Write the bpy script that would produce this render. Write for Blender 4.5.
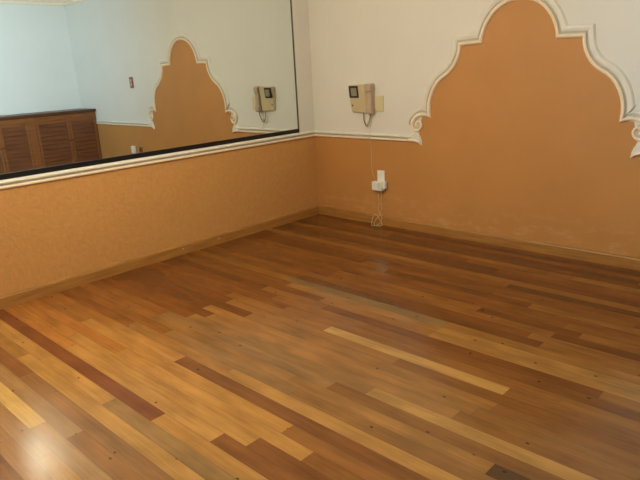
import bpy, bmesh, math, random
from mathutils import Vector, Matrix
from mathutils.geometry import tessellate_polygon

random.seed(7)
for o in list(bpy.data.objects):
    bpy.data.objects.remove(o)
scene = bpy.context.scene
C = scene.collection

# ---------------------------------------------------------------- camera
def rot_cols(fw, roll):
    r = fw.cross(Vector((0, 0, 1))).normalized()
    u = r.cross(fw)
    c, s = math.cos(roll), math.sin(roll)
    return c * r + s * u, -s * r + c * u

YAW, PITCH, ROLL, FOCAL = 0.7754, 0.2838, -0.0535, 596.6
fw = Vector((-math.sin(YAW) * math.cos(PITCH), math.cos(YAW) * math.cos(PITCH), -math.sin(PITCH)))
r_, u_ = rot_cols(fw, ROLL)
cam = bpy.data.cameras.new('camera')
cam.sensor_fit = 'HORIZONTAL'
cam.sensor_width = 36.0
cam.lens = FOCAL / 640.0 * 36.0
cam.clip_start = 0.05
camo = bpy.data.objects.new('camera', cam)
C.objects.link(camo)
M = Matrix(((r_.x, u_.x, -fw.x, 0), (r_.y, u_.y, -fw.y, 0), (r_.z, u_.z, -fw.z, 0), (0, 0, 0, 1)))
camo.matrix_world = Matrix.Translation((4.3078, -4.4007, 1.5)) @ M
scene.camera = camo

# ---------------------------------------------------------------- light
w = bpy.data.worlds.new('world')
scene.world = w
w.use_nodes = True
w.node_tree.nodes['Background'].inputs[0].default_value = (0.75, 0.87, 1.0, 1)
w.node_tree.nodes['Background'].inputs[1].default_value = 0.6

def area(name, loc, rot, sx, sy, power, col):
    l = bpy.data.lights.new(name, 'AREA')
    l.shape = 'RECTANGLE'
    l.size, l.size_y = sx, sy
    l.energy = power
    l.color = col
    o = bpy.data.objects.new(name, l)
    o.location = loc
    o.rotation_euler = rot
    C.objects.link(o)
    return o

WIN_POWER, LAMP_POWER = 60, 92
day = area('window_daylight', (0.10, -4.3, 1.55), (0, 0, 0), 1.35, 1.35, WIN_POWER, (0.56, 0.82, 1.0))
day.rotation_euler = (Vector((5.1, -1.75, 1.85)) - day.location).to_track_quat('-Z', 'Y').to_euler()
day.data.spread = math.radians(68)
area('window_skylight', (0.06, -4.3, 1.55), (0, math.radians(-80), 0), 1.35, 1.35, 20, (0.72, 0.88, 1.0))
LAMP = (1.60, -2.64, 2.28)     # centre of the pendant lamp's light
LAMP_R = 0.085
pl = bpy.data.lights.new('pendant_bulb', 'POINT')
pl.energy = LAMP_POWER
pl.color = (1.0, 0.86, 0.60)
pl.shadow_soft_size = LAMP_R
plo = bpy.data.objects.new('pendant_bulb', pl)
plo.location = LAMP
C.objects.link(plo)

vs = scene.view_settings
vs.view_transform = 'Standard'
vs.look = 'None'
vs.exposure = 0.0
vs.gamma = 1.0
vs.use_curve_mapping = False

# ---------------------------------------------------------------- materials
def lin(c):
    return tuple((v / 255 / 12.92) if v / 255 <= 0.04045 else ((v / 255 + 0.055) / 1.055) ** 2.4 for v in c)

def mat(name, rgb, rough=0.6, noise=0.0, scale=8.0, bump=0.0, bscale=60.0, spec=0.5, metal=0.0, rgb2=None, stretch=(1, 1, 1), detail=6.0, coat=0.0):
    m = bpy.data.materials.new(name)
    m.use_nodes = True
    nt = m.node_tree
    b = nt.nodes['Principled BSDF']
    b.inputs['Roughness'].default_value = rough
    b.inputs['Metallic'].default_value = metal
    b.inputs['Specular IOR Level'].default_value = spec
    b.inputs['Coat Weight'].default_value = coat
    c = lin(rgb)
    b.inputs['Base Color'].default_value = (*c, 1)
    tc = nt.nodes.new('ShaderNodeTexCoord')
    mp = nt.nodes.new('ShaderNodeMapping')
    mp.inputs['Scale'].default_value = stretch
    nt.links.new(tc.outputs['Object'], mp.inputs['Vector'])
    if noise or rgb2:
        n = nt.nodes.new('ShaderNodeTexNoise')
        n.inputs['Scale'].default_value = scale
        n.inputs['Detail'].default_value = detail
        nt.links.new(mp.outputs[0], n.inputs['Vector'])
        rp = nt.nodes.new('ShaderNodeValToRGB')
        rp.color_ramp.elements[0].position = 0.3
        rp.color_ramp.elements[1].position = 0.7
        if rgb2:
            d, e = lin(rgb2), c
        else:
            d = tuple(v * (1 - noise) for v in c)
            e = tuple(v * (1 + noise) for v in c)
        rp.color_ramp.elements[0].color = (*d, 1)
        rp.color_ramp.elements[1].color = (*e, 1)
        nt.links.new(n.outputs['Fac'], rp.inputs[0])
        nt.links.new(rp.outputs[0], b.inputs['Base Color'])
    if bump:
        n2 = nt.nodes.new('ShaderNodeTexNoise')
        n2.inputs['Scale'].default_value = bscale
        n2.inputs['Detail'].default_value = 4
        nt.links.new(mp.outputs[0], n2.inputs['Vector'])
        bp = nt.nodes.new('ShaderNodeBump')
        bp.inputs['Strength'].default_value = bump
        bp.inputs['Distance'].default_value = 0.01
        nt.links.new(n2.outputs['Fac'], bp.inputs['Height'])
        nt.links.new(bp.outputs[0], b.inputs['Normal'])
    return m

ORANGE = (190, 134, 74)
M_orange = mat('orange_wall_paint', ORANGE, 0.55, noise=0.05, scale=2.2, bump=0.10, bscale=14, spec=0.35)
M_stucco = mat('orange_stucco_paint', (199, 147, 85), 0.55, noise=0.055, scale=24, bump=0.7, bscale=34, spec=0.35)
M_white = mat('white_wall_paint', (222, 218, 209), 0.6, noise=0.02, scale=2, bump=0.08, bscale=16, spec=0.3)
M_trim = mat('cream_plaster', (225, 220, 208), 0.45, noise=0.03, scale=20, spec=0.4)
M_bead = mat('cream_bead_paint', (240, 220, 190), 0.45, noise=0.03, scale=20, spec=0.4)
M_groove = mat('grey_groove_paint', (198, 190, 174), 0.6, noise=0.05, scale=20, spec=0.2)
M_ceil = mat('ceiling_paint', (240, 236, 224), 0.7, noise=0.01)
M_base = mat('baseboard_wood', (176, 126, 62), 0.4, rgb2=(146, 100, 48), scale=3.5, stretch=(1, 1, 14), spec=0.4)
M_louvre = mat('dark_louvre_wood', (116, 66, 32), 0.4, rgb2=(88, 46, 22), scale=4, stretch=(6, 1, 14), spec=0.4)
M_cab = mat('stained_cabinet_wood', (142, 86, 44), 0.4, rgb2=(112, 64, 30), scale=4, stretch=(6, 1, 14), spec=0.4)
M_cabtop = mat('dark_cabinet_top_wood', (92, 54, 32), 0.4, rgb2=(70, 38, 22), scale=4, stretch=(14, 1, 6))
M_black = mat('black_channel', (14, 12, 14), 0.35)
M_beige = mat('beige_plastic', (203, 185, 146), 0.42, noise=0.02)
M_handset = mat('beige_handset_plastic', (184, 160, 138), 0.42, noise=0.02)
M_plate = mat('yellowed_plate_plastic', (212, 198, 156), 0.5, noise=0.02)
M_dark = mat('dark_bezel_plastic', (52, 46, 38), 0.35)
M_screen = mat('grey_screen_glass', (150, 146, 130), 0.12, noise=0.06, scale=25)
M_cord = mat('taupe_cord', (150, 128, 100), 0.5)
M_wire = mat('cream_wire', (222, 192, 148), 0.5)
M_whitep = mat('white_plastic', (238, 236, 232), 0.35)
M_greenl = mat('pale_green_plastic', (206, 222, 196), 0.4)
M_brownp = mat('brown_plate_plastic', (140, 84, 56), 0.4)
M_rocker = mat('pale_rocker_plastic', (196, 168, 146), 0.4)
M_gap = mat('floor_gap', (34, 20, 12), 0.8)
M_nail = mat('pale_nail_head', (225, 205, 175), 0.4)
M_alu = mat('window_frame_paint', (235, 235, 232), 0.4)

def scuff(m, colour):
    """pale worn patches low on the painted wall"""
    nt = m.node_tree
    N, K = nt.nodes.new, nt.links.new
    b = nt.nodes['Principled BSDF']
    src = b.inputs['Base Color'].links[0].from_socket
    tc = N('ShaderNodeTexCoord')
    mp = N('ShaderNodeMapping'); mp.inputs['Scale'].default_value = (1, 1, 2.4)
    K(tc.outputs['Object'], mp.inputs['Vector'])
    n = N('ShaderNodeTexNoise'); n.inputs['Scale'].default_value = 5.5; n.inputs['Detail'].default_value = 9; n.inputs['Roughness'].default_value = 0.7
    K(mp.outputs[0], n.inputs['Vector'])
    r = N('ShaderNodeMapRange'); r.inputs['From Min'].default_value = 0.5; r.inputs['From Max'].default_value = 0.72
    K(n.outputs['Fac'], r.inputs['Value'])
    sx = N('ShaderNodeSeparateXYZ'); K(tc.outputs['Object'], sx.inputs[0])
    z = N('ShaderNodeMapRange'); z.inputs['From Min'].default_value = 0.42; z.inputs['From Max'].default_value = 0.1
    z.inputs['To Min'].default_value = 0.0; z.inputs['To Max'].default_value = 0.5
    K(sx.outputs['Z'], z.inputs['Value'])
    mu = N('ShaderNodeMath'); mu.operation = 'MULTIPLY'
    K(r.outputs[0], mu.inputs[0]); K(z.outputs[0], mu.inputs[1])
    mx = N('ShaderNodeMix'); mx.data_type = 'RGBA'
    K(mu.outputs[0], mx.inputs['Factor']); K(src, mx.inputs['A']); mx.inputs['B'].default_value = (*lin(colour), 1)
    K(mx.outputs['Result'], b.inputs['Base Color'])
scuff(M_orange, (222, 186, 138))

def mirror_mat():
    m = bpy.data.materials.new('mirror_silver')
    m.use_nodes = True
    b = m.node_tree.nodes['Principled BSDF']
    b.inputs['Base Color'].default_value = (0.79, 0.87, 0.88, 1)
    b.inputs['Metallic'].default_value = 1
    b.inputs['Roughness'].default_value = 0.0
    return m
M_mirror = mirror_mat()

def glass_mat():
    m = bpy.data.materials.new('window_glass')
    m.use_nodes = True
    b = m.node_tree.nodes['Principled BSDF']
    b.inputs['Transmission Weight'].default_value = 1
    b.inputs['Roughness'].default_value = 0.02
    return m
M_glass = glass_mat()

def lamp_mat():
    m = bpy.data.materials.new('lamp_glass')
    m.use_nodes = True
    b = m.node_tree.nodes['Principled BSDF']
    b.inputs['Base Color'].default_value = (0.9, 0.9, 0.88, 1)
    b.inputs['Emission Color'].default_value = (1.0, 0.85, 0.58, 1)
    b.inputs['Emission Strength'].default_value = 12
    return m
M_lamp = lamp_mat()

def floor_mat():
    m = bpy.data.materials.new('varnished_hardwood')
    m.use_nodes = True
    nt = m.node_tree
    N, K = nt.nodes.new, nt.links.new
    b = nt.nodes['Principled BSDF']
    at = N('ShaderNodeAttribute'); at.attribute_name = 'plank_colour'
    of = N('ShaderNodeAttribute'); of.attribute_name = 'plank_offset'
    tc = N('ShaderNodeTexCoord')
    ad = N('ShaderNodeVectorMath'); ad.operation = 'ADD'
    K(tc.outputs['Object'], ad.inputs[0]); K(of.outputs['Vector'], ad.inputs[1])
    mp = N('ShaderNodeMapping'); mp.inputs['Scale'].default_value = (1.2, 34, 1)
    K(ad.outputs[0], mp.inputs['Vector'])
    g = N('ShaderNodeTexNoise'); g.inputs['Scale'].default_value = 2.2; g.inputs['Detail'].default_value = 8; g.inputs['Roughness'].default_value = 0.65
    g.inputs['Distortion'].default_value = 0.6
    K(mp.outputs[0], g.inputs['Vector'])
    mp2 = N('ShaderNodeMapping'); mp2.inputs['Scale'].default_value = (2.2, 6, 1)
    K(ad.outputs[0], mp2.inputs['Vector'])
    g2 = N('ShaderNodeTexNoise'); g2.inputs['Scale'].default_value = 1.6; g2.inputs['Detail'].default_value = 3
    K(mp2.outputs[0], g2.inputs['Vector'])
    mr = N('ShaderNodeMapRange'); mr.inputs['From Min'].default_value = 0.25; mr.inputs['From Max'].default_value = 0.75
    mr.inputs['To Min'].default_value = 0.78; mr.inputs['To Max'].default_value = 1.2
    K(g.outputs['Fac'], mr.inputs['Value'])
    mr2 = N('ShaderNodeMapRange'); mr2.inputs['From Min'].default_value = 0.3; mr2.inputs['From Max'].default_value = 0.7
    mr2.inputs['To Min'].default_value = 0.8; mr2.inputs['To Max'].default_value = 1.2
    K(g2.outputs['Fac'], mr2.inputs['Value'])
    mu = N('ShaderNodeMath'); mu.operation = 'MULTIPLY'
    K(mr.outputs[0], mu.inputs[0]); K(mr2.outputs[0], mu.inputs[1])
    # knots: sparse small dark dots
    vo = N('ShaderNodeTexVoronoi'); vo.voronoi_dimensions = '2D'; vo.inputs['Scale'].default_value = 2.3
    mp3 = N('ShaderNodeMapping'); mp3.inputs['Scale'].default_value = (1.0, 1.5, 1)
    K(ad.outputs[0], mp3.inputs['Vector']); K(mp3.outputs[0], vo.inputs['Vector'])
    kr = N('ShaderNodeMapRange'); kr.inputs['From Min'].default_value = 0.012; kr.inputs['From Max'].default_value = 0.026
    kr.inputs['To Min'].default_value = 0.25; kr.inputs['To Max'].default_value = 1.0
    K(vo.outputs['Distance'], kr.inputs['Value'])
    mu2 = N('ShaderNodeMath'); mu2.operation = 'MULTIPLY'
    K(mu.outputs[0], mu2.inputs[0]); K(kr.outputs[0], mu2.inputs[1])
    vm = N('ShaderNodeVectorMath'); vm.operation = 'SCALE'
    K(at.outputs['Color'], vm.inputs[0]); K(mu2.outputs[0], vm.inputs['Scale'])
    K(vm.outputs[0], b.inputs['Base Color'])
    rr = N('ShaderNodeMapRange'); rr.inputs['To Min'].default_value = 0.15; rr.inputs['To Max'].default_value = 0.24
    K(g2.outputs['Fac'], rr.inputs['Value'])
    K(rr.outputs[0], b.inputs['Roughness'])
    b.inputs['Specular IOR Level'].default_value = 0.36
    bp = N('ShaderNodeBump'); bp.inputs['Strength'].default_value = 0.06; bp.inputs['Distance'].default_value = 0.004
    K(g.outputs['Fac'], bp.inputs['Height']); K(bp.outputs[0], b.inputs['Normal'])
    return m
M_floor = floor_mat()

# ---------------------------------------------------------------- mesh helpers
def obj(name, bm, mats, parent=None, loc=None, smooth=False):
    bmesh.ops.recalc_face_normals(bm, faces=bm.faces)
    me = bpy.data.meshes.new(name)
    bm.to_mesh(me)
    bm.free()
    for m in (mats if isinstance(mats, (list, tuple)) else [mats]):
        me.materials.append(m)
    if smooth:
        for p in me.polygons:
            p.use_smooth = True
    o = bpy.data.objects.new(name, me)
    C.objects.link(o)
    if parent:
        o.parent = parent
    if loc:
        o.location = loc
    return o

def box(bm, x0, x1, y0, y1, z0, z1, bev=0.0, seg=2, mi=0):
    vs_ = [bm.verts.new(p) for p in ((x0, y0, z0), (x1, y0, z0), (x1, y1, z0), (x0, y1, z0), (x0, y0, z1), (x1, y0, z1), (x1, y1, z1), (x0, y1, z1))]
    fs = [bm.faces.new([vs_[i] for i in q]) for q in ((0, 3, 2, 1), (4, 5, 6, 7), (0, 1, 5, 4), (1, 2, 6, 5), (2, 3, 7, 6), (3, 0, 4, 7))]
    for f in fs:
        f.material_index = mi
    if bev:
        es = list({e for f in fs for e in f.edges})
        bmesh.ops.bevel(bm, geom=es, offset=bev, segments=seg, affect='EDGES', profile=0.5)

def hexa(bm, pts, bev=0.0, seg=2):
    vs_ = [bm.verts.new(p) for p in pts]
    fs = [bm.faces.new([vs_[i] for i in q]) for q in ((0, 3, 2, 1), (4, 5, 6, 7), (0, 1, 5, 4), (1, 2, 6, 5), (2, 3, 7, 6), (3, 0, 4, 7))]
    if bev:
        es = list({e for f in fs for e in f.edges})
        bmesh.ops.bevel(bm, geom=es, offset=bev, segments=seg, affect='EDGES')

def quad(bm, pts, mi=0):
    f = bm.faces.new([bm.verts.new(p) for p in pts])
    f.material_index = mi
    return f

def tube(bm, pts, rad, n=8, mi=0):
    pts = [Vector(p) for p in pts]
    rings = []
    ref = Vector((0, 1, 0.01)).normalized()
    for i, p in enumerate(pts):
        t = (pts[min(i + 1, len(pts) - 1)] - pts[max(i - 1, 0)]).normalized()
        a = t.cross(ref)
        if a.length < 0.05:
            a = t.cross(Vector((1, 0, 0)))
        a.normalize()
        bb = t.cross(a)
        r = rad(i / (len(pts) - 1)) if callable(rad) else rad
        rings.append([bm.verts.new(p + r * (math.cos(2 * math.pi * k / n) * a + math.sin(2 * math.pi * k / n) * bb)) for k in range(n)])
    for i in range(len(rings) - 1):
        for k in range(n):
            bm.faces.new((rings[i][k], rings[i][(k + 1) % n], rings[i + 1][(k + 1) % n], rings[i + 1][k])).material_index = mi
    bm.faces.new(rings[0][::-1])
    bm.faces.new(rings[-1])

def spline(pts, sub=8):
    pts = [Vector(p) for p in pts]
    out = []
    for i in range(len(pts) - 1):
        p0, p1, p2, p3 = pts[max(i - 1, 0)], pts[i], pts[i + 1], pts[min(i + 2, len(pts) - 1)]
        for k in range(sub):
            t = k / sub
            out.append(0.5 * ((2 * p1) + (p2 - p0) * t + (2 * p0 - 5 * p1 + 4 * p2 - p3) * t * t + (3 * p1 - p0 - 3 * p2 + p3) * t ** 3))
    out.append(pts[-1])
    return out

def struct(name, bm, mats, parent=None, smooth=False, label=None, cat=None):
    o = obj(name, bm, mats, parent, smooth=smooth)
    if not parent:
        o['kind'] = 'structure'
        if label: o['label'] = label
        if cat: o['category'] = cat
    return o

def thing(name, label, cat, loc, group=None):
    o = bpy.data.objects.new(name, None)
    o.empty_display_size = 0.1
    C.objects.link(o)
    o.location = loc
    o['label'] = label
    o['category'] = cat
    if group: o['group'] = group
    return o

# ---------------------------------------------------------------- room
W, D, H, HC = 5.142, 5.2, 2.575, 2.68      # width, depth, wall height to cornice, ceiling
RAIL = 0.811

# floor of individual boards
ROWW = 0.078
def sc(r, g, b): return lin((r, g, b))
TAN, LIGHT, MID, RED, DARK, GREY, BRIGHT, VDARK = (sc(196, 138, 72), sc(214, 158, 90), sc(172, 112, 54), sc(134, 74, 36), sc(120, 68, 32), sc(150, 116, 78), sc(232, 176, 104), sc(96, 62, 40))
# row: list of (x_start, x_end, colour) read off the floor of the room
known = {
    15: [(0.0, 2.07, sc(138, 74, 42)), (2.07, 3.4, TAN)],
    20: [(0.5, 1.69, sc(246, 196, 122)), (1.69, 3.0, sc(196, 146, 94))],
    21: [(0.4, 1.95, sc(190, 138, 88)), (1.95, 3.0, TAN)],  # boards around the lamp highlight coloured paler to carry its sheen
    22: [(0.4, 1.7, sc(184, 128, 76)), (1.7, 3.2, sc(186, 128, 70))],
    19: [(0.3, 1.9, sc(186, 140, 92)), (1.9, 3.2, sc(170, 112, 60))],
    18: [(0.0, 1.15, sc(150, 92, 56)), (1.15, 2.9, sc(164, 112, 66))],
    17: [(0.0, 0.9, TAN), (0.9, 2.6, sc(206, 150, 82))],
    16: [(0.0, 1.76, sc(206, 148, 80)), (1.76, 2.7, sc(168, 126, 78)), (2.7, 3.6, TAN)],
    14: [(0.0, 1.0, sc(202, 130, 62)), (1.0, 2.41, sc(206, 148, 80)), (2.41, 3.6, sc(140, 82, 40))],
    13: [(0.0, 0.85, sc(198, 128, 60)), (0.85, 2.555, sc(204, 146, 78)), (2.555, 3.8, sc(138, 80, 38))],
    12: [(0.0, 1.3, sc(190, 120, 58)), (1.3, 2.8, sc(202, 142, 74)), (2.8, 4.0, sc(150, 92, 44))],
    11: [(0.0, 0.7, MID), (0.7, 2.6, sc(200, 140, 72)), (2.6, 4.0, sc(160, 100, 50))],
    10: [(0.0, 0.9, sc(180, 116, 56)), (0.9, 1.66, sc(202, 142, 76)), (1.66, 3.6, sc(136, 80, 40))],
    9: [(0.0, 1.0, sc(150, 88, 42)), (1.0, 1.985, sc(180, 124, 68)), (1.985, 3.9, sc(190, 136, 74))],
    8: [(0.0, 1.3, sc(176, 108, 50)), (1.3, 2.4, sc(178, 128, 78)), (2.4, 4.0, sc(180, 122, 66))],
    7: [(0.0, 1.02, sc(182, 112, 52)), (1.02, 2.3, sc(186, 130, 72)), (2.3, 3.39, sc(192, 134, 72)), (3.39, 4.3, VDARK)],
    6: [(0.0, 1.02, sc(170, 102, 48)), (1.02, 2.5, sc(176, 128, 78)), (2.5, 4.2, sc(168, 108, 54))],
    5: [(0.0, 1.2, sc(160, 92, 42)), (1.2, 2.68, sc(180, 128, 74)), (2.68, 4.5, sc(222, 164, 92))],
    4: [(0.0, 1.3, sc(150, 84, 40)), (1.3, 3.1, sc(186, 128, 70)), (3.1, 4.6, sc(172, 112, 56))],
    3: [(0.0, 1.156, sc(132, 70, 36)), (1.156, 3.15, sc(190, 130, 68)), (3.15, 4.6, sc(178, 120, 62))],
    2: [(0.0, 1.5, sc(138, 76, 38)), (1.5, 3.2, sc(186, 126, 66)), (3.2, 4.6, sc(170, 110, 54))],
    1: [(0.0, 1.2, sc(146, 82, 40)), (1.2, 2.6, sc(182, 122, 64)), (2.6, 4.4, sc(158, 98, 46))],
    0: [(0.0, 1.1, sc(150, 86, 42)), (1.1, 2.037, sc(176, 114, 58)), (2.037, 3.18, sc(228, 172, 100)), (3.18, 4.6, sc(164, 104, 52))],
    -1: [(0.0, 1.6, sc(160, 96, 46)), (1.6, 3.4, sc(168, 106, 52)), (3.4, 4.6, MID)],
    -2: [(0.0, 1.4, sc(150, 86, 42)), (1.4, 2.2, sc(168, 106, 50)), (2.2, 4.6, sc(150, 90, 42))],
    -3: [(0.0, 1.21, sc(128, 68, 34)), (1.21, 1.8, sc(168, 108, 54)), (1.8, 3.52, sc(138, 78, 36)), (3.52, 4.8, sc(176, 116, 58))],
    -4: [(0.0, 1.7, sc(154, 92, 44)), (1.7, 2.56, sc(180, 118, 58)), (2.56, 4.8, sc(204, 146, 78))],
    -5: [(0.0, 1.3, sc(158, 96, 46)), (1.3, 2.56, sc(196, 138, 76)), (2.56, 4.8, sc(206, 148, 80))],
    -6: [(0.0, 1.2, MID), (1.2, 2.555, sc(156, 124, 86)), (2.555, 4.8, sc(186, 126, 64))],
    -7: [(0.0, 1.25, sc(160, 98, 46)), (1.25, 3.1, sc(126, 72, 34)), (3.1, 4.8, sc(170, 110, 54))],
    -8: [(0.0, 1.8, sc(164, 102, 48)), (1.8, 3.0, sc(148, 86, 40)), (3.0, 4.9, sc(178, 116, 58))],
    -10: [(0.0, 1.4, sc(150, 90, 42)), (1.4, 2.6, sc(164, 102, 48)), (2.6, 3.22, sc(128, 72, 34)), (3.22, 4.9, sc(168, 108, 52))],
    -13: [(0.0, 1.7, sc(160, 100, 46)), (1.7, 2.82, sc(128, 72, 32)), (2.82, 4.9, sc(166, 106, 52))],
    -16: [(0.0, 1.1, sc(150, 90, 42)), (1.1, 2.556, sc(160, 98, 46)), (2.556, 4.3, sc(110, 60, 28)), (4.3, 5.1, MID)],
    -19: [(0.0, 2.35, sc(120, 68, 32)), (2.35, 3.9, sc(148, 88, 42)), (3.9, 5.1, MID)],
    -22: [(0.0, 1.9, sc(126, 72, 34)), (1.9, 5.0, sc(138, 80, 38))],
}
bm = bmesh.new()
cl = bm.loops.layers.float_color.new('plank_colour')
ol = bm.loops.layers.float_vector.new('plank_offset')
def plank(x0, x1, y0, y1, col):
    g = 0.0006
    f = quad(bm, ((x0 + g, y0 + g, 0), (x1 - g, y0 + g, 0), (x1 - g, y1 - g, 0), (x0 + g, y1 - g, 0)))
    off = (random.uniform(0, 40), random.uniform(0, 40), random.uniform(0, 5))
    col = tuple(0.84 * c + 0.16 * m_ for c, m_ in zip(col, (0.37, 0.17, 0.05)))
    for l in f.loops:
        l[cl] = (col[0] * 0.55, col[1] * 0.535, col[2] * 0.45, 1)
        l[ol] = off
pal = [sc(166, 104, 50), sc(150, 90, 42), sc(176, 116, 58), sc(140, 80, 38), sc(158, 98, 46), sc(184, 126, 66), sc(128, 72, 34)]
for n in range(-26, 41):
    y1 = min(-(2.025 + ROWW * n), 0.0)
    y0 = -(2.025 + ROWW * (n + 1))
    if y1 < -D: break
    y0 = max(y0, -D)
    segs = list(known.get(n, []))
    x = segs[0][0] if segs else 0.0
    if segs and x > 0:
        segs.insert(0, (0.0, x, random.choice(pal)))
    x = segs[-1][1] if segs else 0.0
    while x < W:
        e = x + random.uniform(0.7, 2.1)
        if W - e < 0.3: e = W
        c = random.choice(pal)
        segs.append((x, min(e, W), c))
        x = e
    for a, b_, c in segs:
        if a < W:
            v = random.uniform(0.95, 1.05) * (1.22 if n >= 9 else 0.88 if n > -9 else 0.92)  # near rows brightened, others dimmed: room light put into the plank colour
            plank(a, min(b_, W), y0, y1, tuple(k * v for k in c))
f = quad(bm, ((0, -D, -0.002), (W, -D, -0.002), (W, 0, -0.002), (0, 0, -0.002)), 1)
box(bm, -0.15, W + 0.15, -D - 0.15, 0.15, -0.12, -0.004, mi=1)
struct('floor', bm, [M_floor, M_gap])

# ceiling
bm = bmesh.new()
box(bm, -0.15, W + 0.15, -D - 0.15, 0.15, HC, HC + 0.1)
struct('ceiling', bm, M_ceil)

# arch outline (half, measured from its axis): u across, z up
AX = 2.16
top = [(0, 1.887), (0.055, 1.883), (0.105, 1.868), (0.15, 1.845), (0.19, 1.814), (0.222, 1.776), (0.25, 1.735), (0.27, 1.69), (0.283, 1.645), (0.288, 1.600)]
mid = [(0.288, 1.600), (0.473, 1.594)]
low = [(0.473, 1.594), (0.478, 1.55), (0.489, 1.51), (0.507, 1.47), (0.532, 1.43), (0.565, 1.395), (0.602, 1.366), (0.643, 1.342), (0.68, 1.312), (0.709, 1.275), (0.732, 1.235), (0.75, 1.19), (0.761, 1.14), (0.764, 1.09), (0.759, 1.022)]
orange_half = top + mid[1:] + low[1:] + [(0.80, 1.033), (0.852, 1.03), (0.862, 0.99), (0.858, 0.93), (0.885, 0.895), (0.868, 0.85), (0.868, 0.80), (0.93, 0.818), (0.945, RAIL + 0.008)]

def wall_back():
    bm = bmesh.new()
    left = [(AX - u, z) for u, z in orange_half]       # apex -> down-left
    right = [(AX + u, z) for u, z in orange_half]
    zr = RAIL + 0.008
    org = [(0, 0), (W, 0), (W, zr)] + right[::-1] + left[1:] + [(0, zr)]
    def fill(poly, mi):
        vs_ = [bm.verts.new((x, 0, z)) for x, z in poly]
        for tri in tessellate_polygon([[Vector((x, z, 0)) for x, z in poly]]):
            bm.faces.new([vs_[i] for i in tri]).material_index = mi
    fill(org, 0)
    wl = [(0, zr)] + left[::-1] + [(AX, HC), (0, HC)]
    wr = [(W, zr), (W, HC), (AX, HC)] + right
    for poly in (wl, wr):
        fill(poly, 1)
    box(bm, -0.15, W + 0.15, 0.002, 0.15, 0, HC, mi=1)
    me_o = struct('wall_back', bm, [M_orange, M_white])
    return me_o
wall_back()

# left wall: orange stucco below, white above, with a shallow recess that takes the mirror
MY0, MY1, MZ0, MZ1 = -3.26, -0.203, 0.872, 2.36
WY0, WY1, WZ0, WZ1 = -5.05, -3.55, RAIL + 0.02, 2.30     # window in the left wall, beyond the mirror
bm = bmesh.new()
def lw(y0, y1, z0, z1, mi): quad(bm, ((0, y0, z0), (0, y1, z0), (0, y1, z1), (0, y0, z1)), mi)
lw(-D, 0, 0, RAIL + 0.02, 0)
lw(WY1, 0, RAIL + 0.02, MZ0, 1)
lw(-D, WY0, RAIL + 0.02, MZ0, 1)
lw(MY1, 0, MZ0, HC, 1)
lw(-D, WY0, MZ0, HC, 1)
lw(WY1, MY0, MZ0, HC, 1)
lw(WY0, WY1, WZ1, HC, 1)
lw(MY0, MY1, MZ1, HC, 1)
RX = -0.032
quad(bm, ((RX, MY0, MZ0), (RX, MY1, MZ0), (RX, MY1, MZ1), (RX, MY0, MZ1)), 1)
quad(bm, ((RX, MY0, MZ0), (0, MY0, MZ0), (0, MY1, MZ0), (RX, MY1, MZ0)), 1)
quad(bm, ((RX, MY0, MZ1), (0, MY0, MZ1), (0, MY1, MZ1), (RX, MY1, MZ1)), 1)
quad(bm, ((RX, MY0, MZ0), (0, MY0, MZ0), (0, MY0, MZ1), (RX, MY0, MZ1)), 1)
quad(bm, ((RX, MY1, MZ0), (0, MY1, MZ0), (0, MY1, MZ1), (RX, MY1, MZ1)), 1)
for y0, y1, z0, z1 in ((WY1, 0.15, 0, HC), (-D - 0.15, WY0, 0, HC), (WY0, WY1, 0, WZ0), (WY0, WY1, WZ1, HC)):
    box(bm, -0.15, RX - 0.002, y0, y1, z0, z1, mi=1)
quad(bm, ((RX, WY0, WZ0), (0, WY0, WZ0), (0, WY1, WZ0), (RX, WY1, WZ0)), 1)
quad(bm, ((RX, WY0, WZ1), (0, WY0, WZ1), (0, WY1, WZ1), (RX, WY1, WZ1)), 1)
quad(bm, ((RX, WY0, WZ0), (0, WY0, WZ0), (0, WY0, WZ1), (RX, WY0, WZ1)), 1)
quad(bm, ((RX, WY1, WZ0), (0, WY1, WZ0), (0, WY1, WZ1), (RX, WY1, WZ1)), 1)
struct('wall_left', bm, [M_stucco, M_white])

bm = bmesh.new()
quad(bm, ((W, -D, 0), (W, 0, 0), (W, 0, RAIL), (W, -D, RAIL)), 0)
quad(bm, ((W, -D, RAIL), (W, 0, RAIL), (W, 0, HC), (W, -D, HC)), 1)
box(bm, W + 0.002, W + 0.15, -D - 0.15, 0.15, 0, HC, mi=1)
struct('wall_right', bm, [M_orange, M_white])

bm = bmesh.new()
box(bm, 0, W, -D - 0.15, -D, 0, RAIL, mi=0)
box(bm, 0, W, -D - 0.15, -D, RAIL, HC, mi=1)
struct('wall_front', bm, [M_orange, M_white])

# the window the daylight comes through
YM = (WY0 + WY1) / 2
bm = bmesh.new()
for a, b_, z0, z1 in ((WY0, WY1, WZ0, WZ0 + 0.05), (WY0, WY1, WZ1 - 0.05, WZ1), (WY0, WY0 + 0.05, WZ0 + 0.05, WZ1 - 0.05), (WY1 - 0.05, WY1, WZ0 + 0.05, WZ1 - 0.05), (YM - 0.025, YM + 0.025, WZ0 + 0.05, WZ1 - 0.05)):
    box(bm, -0.10, -0.05, a, b_, z0, z1, 0.004)
win = struct('window_1', bm, M_alu)
for a, b_ in ((WY0 + 0.05, YM - 0.025), (YM + 0.025, WY1 - 0.05)):
    bm = bmesh.new()
    box(bm, -0.078, -0.072, a, b_, WZ0 + 0.05, WZ1 - 0.05)
    obj('pane', bm, M_glass, win)

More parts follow.
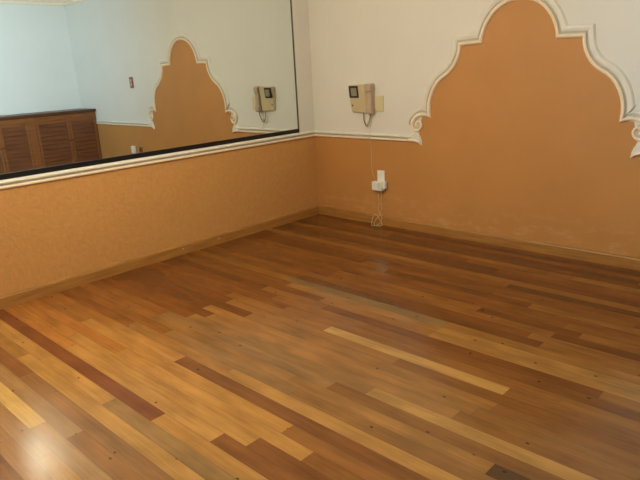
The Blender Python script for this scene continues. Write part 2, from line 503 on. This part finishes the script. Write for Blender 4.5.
# ---------------------------------------------------------------- baseboards
BT, BH = 0.02, 0.086
def bb_profile(t, h):
    return [(0, 0), (t, 0), (t, h - 0.012), (t - 0.004, h - 0.004), (t - 0.010, h), (0, h)]
def baseboard(name, axis, a0, a1, sign, origin):
    bm = bmesh.new()
    pr = bb_profile(BT, BH)
    rings = []
    for a in (a0, a1):
        ring = []
        for d, z in pr:
            if axis == 'y': ring.append(bm.verts.new((origin + sign * d, a, z)))
            else: ring.append(bm.verts.new((a, origin + sign * d, z)))
        rings.append(ring)
    for k in range(len(pr)):
        k2 = (k + 1) % len(pr)
        bm.faces.new((rings[0][k], rings[0][k2], rings[1][k2], rings[1][k]))
    bm.faces.new(rings[0]); bm.faces.new(rings[1])
    return struct(name, bm, M_base)
bl = baseboard('baseboard_left', 'y', -D, 0, 1, 0)
baseboard('baseboard_back', 'x', BT, W, -1, 0)
baseboard('baseboard_right', 'y', -D, -1.95, -1, W)
baseboard('baseboard_front', 'x', BT, W - BT, 1, -D)
for y in (-1.71, -1.33):
    bm = bmesh.new()
    bmesh.ops.create_uvsphere(bm, u_segments=10, v_segments=6, radius=0.006)
    for v in bm.verts: v.co = Vector((v.co.x * 0.5 + BT, v.co.y + y, v.co.z + 0.05))
    obj('nail_head', bm, M_nail, bl)['label'] = 'pale nail head on the skirting'

# ---------------------------------------------------------------- mouldings
# relief profile: (distance out from the painted field, height off the wall)
def prof(wd):
    return [(0.0, 0.0), (0.002, 0.012), (0.009, 0.019), (0.018, 0.021), (0.026, 0.017), (0.031, 0.006), (0.037, 0.003), (0.042, 0.008),
            (0.048, 0.012), (0.042 + 0.5 * (wd - 0.042), 0.016), (0.042 + 0.75 * (wd - 0.042), 0.015), (wd - 0.003, 0.006), (wd, 0.0)]

def sweep2d(path, wd, clamp=None, n0=None, n1=None, hs=1.0):
    """path of (u,z); outward = left-hand normal (-dz,du). returns rings of (u,z,h)"""
    out = []
    P = [Vector(p) for p in path]
    for i, p in enumerate(P):
        def nrm(a, b): t = (b - a).normalized(); return Vector((-t.y, t.x))
        ns = []
        if i > 0: ns.append(nrm(P[i - 1], p))
        if i < len(P) - 1: ns.append(nrm(p, P[i + 1]))
        if len(ns) == 2:
            b = (ns[0] + ns[1]).normalized()
            n = b / max(0.5, b.dot(ns[0]))
        else:
            n = ns[0]
        if i == 0 and n0: n = Vector(n0)
        if i == len(P) - 1 and n1: n = Vector(n1)
        wv = wd(i / (len(P) - 1)) if callable(wd) else wd
        ring = []
        for d, h in prof(wv):
            q = p + n * d
            if clamp: q = Vector(clamp(q))
            ring.append((q.x, q.y, h * hs))
        out.append(ring)
    return out

def skin(bm, rings, tf, paint=True):
    vr = [[bm.verts.new(tf(*v)) for v in r] for r in rings]
    for i in range(len(vr) - 1):
        for k in range(len(vr[i]) - 1):
            f = bm.faces.new((vr[i][k], vr[i][k + 1], vr[i + 1][k + 1], vr[i + 1][k]))
            if paint: f.material_index = 1 if k < 4 else (2 if k < 7 else 0)
    for r in (vr[0], vr[-1]):
        bm.faces.new(r)

AW = 0.088
def cl_step_up(q):   # the drop of the crown keeps above the corner diagonal
    return (q.x, max(q.y, 1.600 + (q.x - 0.288) - 0.0005)) if q.x > 0.288 else q
def cl_step_dn(q):
    return (q.x, min(q.y, 1.600 + (q.x - 0.288) + 0.0005)) if q.x < 0.40 else q
def cl_notch_up(q):
    q = cl_step_dn(q)
    return (q[0], max(q[1], 1.022 + (q[0] - 0.759) * 1.24)) if (q[0] > 0.759 and q[1] < 1.2) else q
def cl_notch_dn(q):
    return (q.x, min(q.y, 1.022 + (q.x - 0.759) * 1.24)) if q.x < 0.85 else q

scroll_top = [(0.759, 1.022), (0.785, 1.028), (0.815, 1.036), (0.845, 1.037), (0.872, 1.030), (0.898, 1.017), (0.918, 1.000), (0.932, 0.978), (0.936, 0.955)]
spiral = [(0.815, 1.050), (0.855, 1.052), (0.895, 1.043), (0.928, 1.022), (0.948, 0.990), (0.952, 0.955), (0.939, 0.925), (0.912, 0.911), (0.880, 0.917), (0.859, 0.940), (0.857, 0.968), (0.874, 0.988), (0.898, 0.985), (0.909, 0.966), (0.901, 0.950), (0.890, 0.957)]

bm = bmesh.new()
for s in (-1, 1):
    tf = lambda u, z, h, s=s: (AX + s * u, -h, z)
    skin(bm, sweep2d(top, AW, cl_step_up, n0=(0, 1), n1=(1, 1)), tf)
    skin(bm, sweep2d(mid + low[1:], AW, cl_notch_up, n0=(1, 1), n1=(1, 1.24)), tf)
    skin(bm, sweep2d(scroll_top, lambda t: 0.044 + 0.05 * max(0, 1 - t * 1.1), cl_notch_dn, n0=(1, 1.24)), tf)
    # the scroll itself: a raised half-round ribbon curling inwards
    sp = spline([(u, z, 0) for u, z in spiral], 6)
    tube(bm, [(AX + s * p.x, -0.006, p.y) for p in sp], lambda t: 0.0125 - 0.003 * t, 10, 1)
    # flat plaster ground inside the scroll
    eye = [(0.905 + 0.045 * math.cos(a), 0.966 + 0.05 * math.sin(a)) for a in [2 * math.pi * k / 20 for k in range(20)]]
    f = bm.faces.new([bm.verts.new((AX + s * u, -0.004, z)) for u, z in eye]); f.material_index = 2
    # leaf-shaped flick where the chair rail ends
    leaf = [(0.99, 0.864), (0.950, 0.888), (0.915, 0.894), (0.885, 0.880), (0.866, 0.856), (0.853, 0.825), (0.850, 0.788), (0.872, 0.806), (0.905, 0.815), (0.945, 0.818), (0.99, 0.818)]
    lo = [bm.verts.new((AX + s * u, 0, z)) for u, z in leaf]
    cx, cz = 0.915, 0.845
    hi = [bm.verts.new((AX + s * (u + (cx - u) * 0.18), -0.016, z + (cz - z) * 0.18)) for u, z in leaf]
    for k in range(len(leaf)):
        k2 = (k + 1) % len(leaf)
        bm.faces.new((lo[k], lo[k2], hi[k2], hi[k]))
    bm.faces.new(hi)
    tip = spline([(0.985, 0.826, 0), (0.94, 0.826, 0), (0.905, 0.820, 0), (0.875, 0.808, 0), (0.853, 0.786, 0)], 5)
    tube(bm, [(AX + s * p.x, -0.010, p.y) for p in tip], lambda t: 0.0145 - 0.011 * t ** 2, 10, 1)
struct('trim_1', bm, [M_trim, M_bead, M_groove], smooth=False, label='cream plaster arch moulding with scrolled feet on the orange wall', cat='moulding')

RW = 0.058
def rail(name, p0, p1, tf):
    bm = bmesh.new()
    pr = [(0.0, 0.0), (0.001, 0.010), (0.007, 0.018), (0.014, 0.019), (0.021, 0.015), (0.025, 0.004), (0.029, 0.003), (0.032, 0.010), (0.039, 0.019), (0.047, 0.021), (0.054, 0.015), (0.057, 0.006), (RW, 0.0)]
    rings = [[(a, RAIL + d, h) for d, h in pr] for a in (p0, p1)]
    skin(bm, rings, tf)
    return struct(name, bm, [M_trim, M_bead, M_groove])
rail('trim_2', 0.0, AX - 0.935, lambda a, z, h: (a, -h, z))
rail('trim_3', AX + 0.935, W, lambda a, z, h: (a, -h, z))
rail('trim_4', -D, -0.0, lambda a, z, h: (h, a, z))
rail('trim_5', -D, -0.0, lambda a, z, h: (W - h, a, z))

# cornice round the ceiling
def cornice(name, p0, p1, tf):
    bm = bmesh.new()
    pr = [(H, 0.0), (H, 0.034), (H + 0.014, 0.038), (H + 0.026, 0.034), (H + 0.034, 0.036), (H + 0.06, 0.06), (H + 0.085, 0.085), (HC, 0.09)]
    skin(bm, [[(a, z, h) for z, h in pr] for a in (p0, p1)], tf, False)
    return struct(name, bm, M_bead)
cornice('trim_6', 0, W, lambda a, z, h: (a, -h, z))
cornice('trim_7', -D, 0, lambda a, z, h: (h, a, z))
cornice('trim_8', -D, 0, lambda a, z, h: (W - h, a, z))

# ---------------------------------------------------------------- wall mirror
t = thing('wall_mirror', 'large frameless wall mirror with black bottom strip above the left orange wall', 'mirror', (0, -1.7, MZ0))
bm = bmesh.new()
box(bm, -0.030, -0.018, MY0 + 0.002, MY1 - 0.002, 0.0, MZ1 - MZ0 - 0.002)
for v in bm.verts: v.co.y += 1.7
obj('glass', bm, M_mirror, t)
bm = bmesh.new()
box(bm, -0.018, -0.010, MY0 + 0.002, MY1 - 0.002, 0.0, 0.038)
for v in bm.verts: v.co.y += 1.7
obj('bottom_strip', bm, M_black, t)['label'] = 'black strip holding the mirror'
bm = bmesh.new()
box(bm, -0.018, -0.010, MY1 - 0.008, MY1 - 0.002, 0.036, MZ1 - MZ0 - 0.002)
for v in bm.verts: v.co.y += 1.7
obj('side_strip', bm, mat('dark_mirror_edge', (70, 66, 52), 0.4), t)['label'] = 'thin dark edge of the mirror'

# ---------------------------------------------------------------- louvred cabinet (seen in the mirror)
CXF, CY1, CY0, CZ = 4.655, -0.002, -1.93, 1.005
t = thing('louvred_cabinet', 'long low brown wooden cabinet with louvred doors seen in the mirror', 'cabinet', (CXF + 0.25, -0.97, 0))
def loc(bm, o=t):
    for v in bm.verts: v.co -= o.location
    return bm
bm = bmesh.new()
box(bm, CXF + 0.022, W - 0.002, CY0, CY1, 0.07, CZ)
box(bm, CXF + 0.06, W - 0.002, CY0 + 0.02, CY1, 0.0, 0.07)
obj('carcass', loc(bm), M_cab, t)
bm = bmesh.new()
box(bm, CXF - 0.02, W - 0.002, CY0 - 0.02, CY1, CZ, CZ + 0.04, 0.006)
obj('top', loc(bm), M_cabtop, t)
bm = bmesh.new()
box(bm, CXF + 0.002, CXF + 0.022, -1.045, -0.935, 0.07, CZ, 0.003)
obj('pilaster', loc(bm), M_cab, t)
doors = [(-0.445, -0.022), (-0.932, -0.449), (-1.44, -1.048), (-1.90, -1.444)]
for i, (y0, y1) in enumerate(doors):
    z0, z1 = 0.09, CZ - 0.012
    sw = 0.036
    bm = bmesh.new()
    for a in ((y0, y0 + sw, z0, z1), (y1 - sw, y1, z0, z1), (y0 + sw, y1 - sw, z0, z0 + 0.07), (y0 + sw, y1 - sw, z1 - 0.06, z1)):
        box(bm, CXF, CXF + 0.02, *a, 0.002)
    d = obj('door', loc(bm), M_cab, t)
    bm = bmesh.new()
    z = z0 + 0.085
    while z < z1 - 0.075:
        yy0, yy1 = y0 + sw, y1 - sw
        hexa(bm, [(CXF + 0.002, yy0, z - 0.022), (CXF + 0.007, yy0, z - 0.025), (CXF + 0.007, yy1, z - 0.025), (CXF + 0.002, yy1, z - 0.022),
                  (CXF + 0.017, yy0, z + 0.036), (CXF + 0.021, yy0, z + 0.034), (CXF + 0.021, yy1, z + 0.034), (CXF + 0.017, yy1, z + 0.036)])
        z += 0.062
    for v in bm.verts: v.co -= t.location
    obj('louvre', bm, M_louvre, d)
    bm = bmesh.new()
    ky = (y0 + 0.018) if i % 2 == 0 else (y1 - 0.018)
    bmesh.ops.create_uvsphere(bm, u_segments=12, v_segments=8, radius=0.012)
    for v in bm.verts: v.co += Vector((CXF - 0.012, ky, 0.62))
    for v in bm.verts: v.co -= t.location
    obj('knob', bm, M_cabtop, d)

# ---------------------------------------------------------------- intercom
t = thing('intercom', 'beige wall intercom with small dark screen and corded handset left of the arch', 'intercom', (0.65, 0, 1.055))
def rel(bm):
    for v in bm.verts: v.co -= t.location
    return bm
BX0, BX1 = 0.522, 0.722
bm = bmesh.new()
hexa(bm, [(BX0 + 0.006, -0.022, 1.062), (BX1, -0.028, 1.056), (BX1, 0, 1.056), (BX0 + 0.002, 0, 1.062),
          (BX0 - 0.003, -0.052, 1.312), (BX1, -0.052, 1.318), (BX1, 0, 1.318), (BX0 - 0.003, 0, 1.312)], 0.006, 3)
obj('body', rel(bm), M_beige, t)
# screen bezel follows the sloping face
def face_y(z): return -(0.022 + (0.052 - 0.022) * (z - 1.062) / 0.25)
def slab(x0, x1, z0, z1, out, thick, bev):
    bm = bmesh.new()
    y0b, y0t = face_y(z0) - out, face_y(z1) - out
    hexa(bm, [(x0, y0b, z0), (x1, y0b, z0), (x1, y0b + thick, z0), (x0, y0b + thick, z0),
              (x0, y0t, z1), (x1, y0t, z1), (x1, y0t + thick, z1), (x0, y0t + thick, z1)], bev)
    return bm
bz = obj('screen_bezel', rel(slab(0.527, 0.635, 1.196, 1.304, 0.008, 0.02, 0.003)), M_dark, t)
bz['label'] = 'dark square screen surround'
obj('screen', rel(slab(0.554, 0.622, 1.212, 1.285, 0.0095, 0.006, 0.001)), M_screen, bz)['label'] = 'grey glass screen'
bm = slab(0.540, 0.556, 1.118, 1.132, 0.004, 0.012, 0.002)
obj('button', rel(bm), M_dark, t)['label'] = 'small dark button'
bm = slab(0.565, 0.660, 1.095, 1.165, 0.003, 0.01, 0.002)
obj('speaker_panel', rel(bm), M_beige, t)
# handset: an earpiece and a mouthpiece joined by a slimmer grip
bm = bmesh.new()
hx0, hx1 = 0.732, 0.796
stations = [(1.050, 0.052, 0.95), (1.062, 0.064, 1.0), (1.105, 0.066, 1.0), (1.125, 0.058, 0.9), (1.18, 0.054, 0.86), (1.24, 0.056, 0.9), (1.262, 0.068, 1.0), (1.305, 0.070, 1.0), (1.320, 0.056, 0.93)]
rings = []
hc, hw = (hx0 + hx1) / 2, (hx1 - hx0) / 2
for z, d, k in stations:
    rings.append([bm.verts.new((hc + dx * hw * k, -yy * d, z)) for dx, yy in ((-1, 0.06), (-1, 0.85), (-0.85, 1.0), (0.85, 1.0), (1, 0.85), (1, 0.06))])
for i in range(len(rings) - 1):
    for k in range(6):
        bm.faces.new((rings[i][k], rings[i][(k + 1) % 6], rings[i + 1][(k + 1) % 6], rings[i + 1][k]))
bm.faces.new(rings[0]); bm.faces.new(rings[-1])
hs = obj('handset', rel(bm), M_handset, t)
bm = bmesh.new()
box(bm, 0.720, 0.796, -0.012, 0, 1.062, 1.314, 0.003)
obj('cradle', rel(bm), M_beige, t)
# curled cord hanging in a loop from the handset back into the body
base = spline([(0.764, -0.035, 1.054), (0.760, -0.035, 1.015), (0.738, -0.032, 0.970), (0.716, -0.03, 0.940), (0.690, -0.028, 0.962), (0.676, -0.025, 1.005), (0.672, -0.02, 1.060)], 16)
pts = []
for i, p in enumerate(base):
    a = i * 2.2
    pts.append(p + Vector((0.0045 * math.cos(a), 0.0045 * math.sin(a), 0)))
bm = bmesh.new()
tube(bm, pts, 0.0038, 6)
obj('cord', rel(bm), M_cord, t, smooth=True)['label'] = 'curled taupe cord'

bm = bmesh.new()
box(bm, 0.800, 0.896, -0.010, 0, 1.068, 1.212, 0.004)
bp = obj('blank_plate', bm, M_plate)
for v in bp.data.vertices: v.co -= Vector((0.848, 0, 1.14))
bp.location = (0.848, 0, 1.14)
bp['label'] = 'yellowed square blank wall plate just right of the intercom handset'
bp['category'] = 'wall plate'

# thin cable from the intercom down to the adapter
bm = bmesh.new()
tube(bm, spline([(0.745, -0.004, 1.046), (0.742, -0.004, 0.95), (0.738, -0.024, 0.86), (0.738, -0.024, 0.82), (0.738, -0.006, 0.77), (0.741, -0.006, 0.62), (0.748, -0.006, 0.50), (0.768, -0.010, 0.465), (0.785, -0.02, 0.445)], 8), 0.0024, 6)
wr = obj('cable', bm, M_wire, smooth=True)
wr['label'] = 'thin cream cable running down the wall from the intercom to the white adapter'
wr['category'] = 'cable'

# ---------------------------------------------------------------- socket and adapter under the intercom
t = thing('wall_socket', 'white wall socket plate on the orange wall below the intercom', 'socket', (0.850, 0, 0.465))
bm = bmesh.new()
box(bm, -0.042, 0.042, -0.012, 0, -0.065, 0.062, 0.004)
obj('plate', bm, M_whitep, t)
bm = bmesh.new()
box(bm, -0.018, 0.018, -0.016, -0.011, 0.012, 0.044, 0.002)
obj('outlet', bm, M_whitep, t)
t = thing('power_adapter', 'white plug-in power adapter on the lower half of the white socket', 'adapter', (0.843, -0.012, 0.39))
bm = bmesh.new()
box(bm, -0.064, 0.052, -0.052, 0.0, -0.048, 0.036, 0.007, 3)
obj('housing', bm, M_whitep, t)
bm = bmesh.new()
box(bm, 0.008, 0.044, -0.055, -0.051, -0.026, 0.030, 0.001)
obj('sticker', bm, M_greenl, t)['label'] = 'pale green panel on the adapter'
bm = bmesh.new()
box(bm, 0.052, 0.082, -0.034, -0.002, -0.026, 0.044, 0.005)
obj('plug', bm, M_whitep, t)
# one thin lead doubled over: it drops to the floor, loops in slack and climbs back to the adapter
bm = bmesh.new()
tube(bm, spline([(0.836, -0.03, 0.345), (0.830, -0.03, 0.28), (0.838, -0.03, 0.22), (0.826, -0.03, 0.16), (0.848, -0.035, 0.105), (0.81, -0.04, 0.06), (0.785, -0.05, 0.02), (0.81, -0.07, 0.006), (0.86, -0.075, 0.005),
     (0.885, -0.05, 0.012), (0.85, -0.035, 0.05), (0.80, -0.032, 0.10), (0.765, -0.035, 0.075), (0.775, -0.075, 0.008), (0.82, -0.085, 0.006), (0.856, -0.050, 0.02), (0.872, -0.038, 0.07), (0.855, -0.034, 0.12), (0.868, -0.03, 0.17), (0.858, -0.03, 0.22), (0.867, -0.03, 0.29), (0.858, -0.03, 0.345)], 8), 0.0026, 6)
o = obj('adapter_lead', bm, M_wire, smooth=True)
o['label'] = 'thin cream lead hanging doubled from the white adapter and tangled at the skirting'
o['category'] = 'cable'

# ---------------------------------------------------------------- things on the wall beyond the arch, seen in the mirror
t = thing('light_switch', 'brown double light switch plate on the white wall, seen in the mirror', 'switch', (3.46, 0, 1.41))
bm = bmesh.new()
box(bm, -0.045, 0.045, -0.012, 0, -0.075, 0.075, 0.004)
obj('plate', bm, M_brownp, t)
for z in (-0.026, 0.026):
    bm = bmesh.new()
    box(bm, -0.016, 0.016, -0.018, -0.011, z - 0.02, z + 0.02, 0.003)
    obj('rocker', bm, M_rocker, t)['label'] = 'paler rocker'
t = thing('wall_socket', 'small brown wall socket on the orange wall, seen low in the mirror', 'socket', (3.45, 0, 0.475))
bm = bmesh.new()
box(bm, -0.04, 0.04, -0.012, 0, -0.06, 0.045, 0.004)
obj('plate', bm, M_brownp, t)
bm = bmesh.new()
box(bm, -0.016, 0.016, -0.016, -0.011, -0.02, 0.02, 0.002)
obj('outlet', bm, M_dark, t)
bm = bmesh.new()
box(bm, -0.034, 0.034, -0.04, 0, -0.05, 0.055, 0.006)
o = obj('junction_box', bm, M_whitep)
o.location = (3.63, 0, 0.47)
o['label'] = 'small white box on the orange wall beside the brown socket, seen in the mirror'
o['category'] = 'box'

# ---------------------------------------------------------------- ceiling lamp
t = thing('pendant_lamp', 'white bowl-shaded pendant lamp hanging from the ceiling', 'lamp', (LAMP[0], LAMP[1], HC))
dz = LAMP[2] - HC
bm = bmesh.new()
bmesh.ops.create_cone(bm, cap_ends=True, segments=32, radius1=0.05, radius2=0.07, depth=0.03)
for v in bm.verts: v.co.z -= 0.015
obj('ceiling_rose', bm, M_whitep, t)
bm = bmesh.new()
tube(bm, [(0, 0, -0.02), (0, 0, dz + 0.23)], 0.006)
obj('stem', bm, M_whitep, t)
bm = bmesh.new()
N = 36
pr = [(0.02, 0.235), (0.06, 0.225), (0.11, 0.195), (0.145, 0.155), (0.16, 0.12), (0.155, 0.12), (0.14, 0.152), (0.106, 0.19), (0.058, 0.219), (0.02, 0.228)]
rings = [[bm.verts.new((r * math.cos(2 * math.pi * k / N), r * math.sin(2 * math.pi * k / N), dz + z)) for k in range(N)] for r, z in pr]
for i in range(len(rings)):
    a, b_ = rings[i], rings[(i + 1) % len(rings)]
    for k in range(N):
        bm.faces.new((a[k], a[(k + 1) % N], b_[(k + 1) % N], b_[k]))
obj('shade', bm, M_whitep, t, smooth=True)
bm = bmesh.new()
bmesh.ops.create_uvsphere(bm, u_segments=24, v_segments=12, radius=0.045)
for v in bm.verts: v.co.z += dz + 0.175
obj('bulb', bm, M_lamp, t, smooth=True)['label'] = 'glowing bulb'
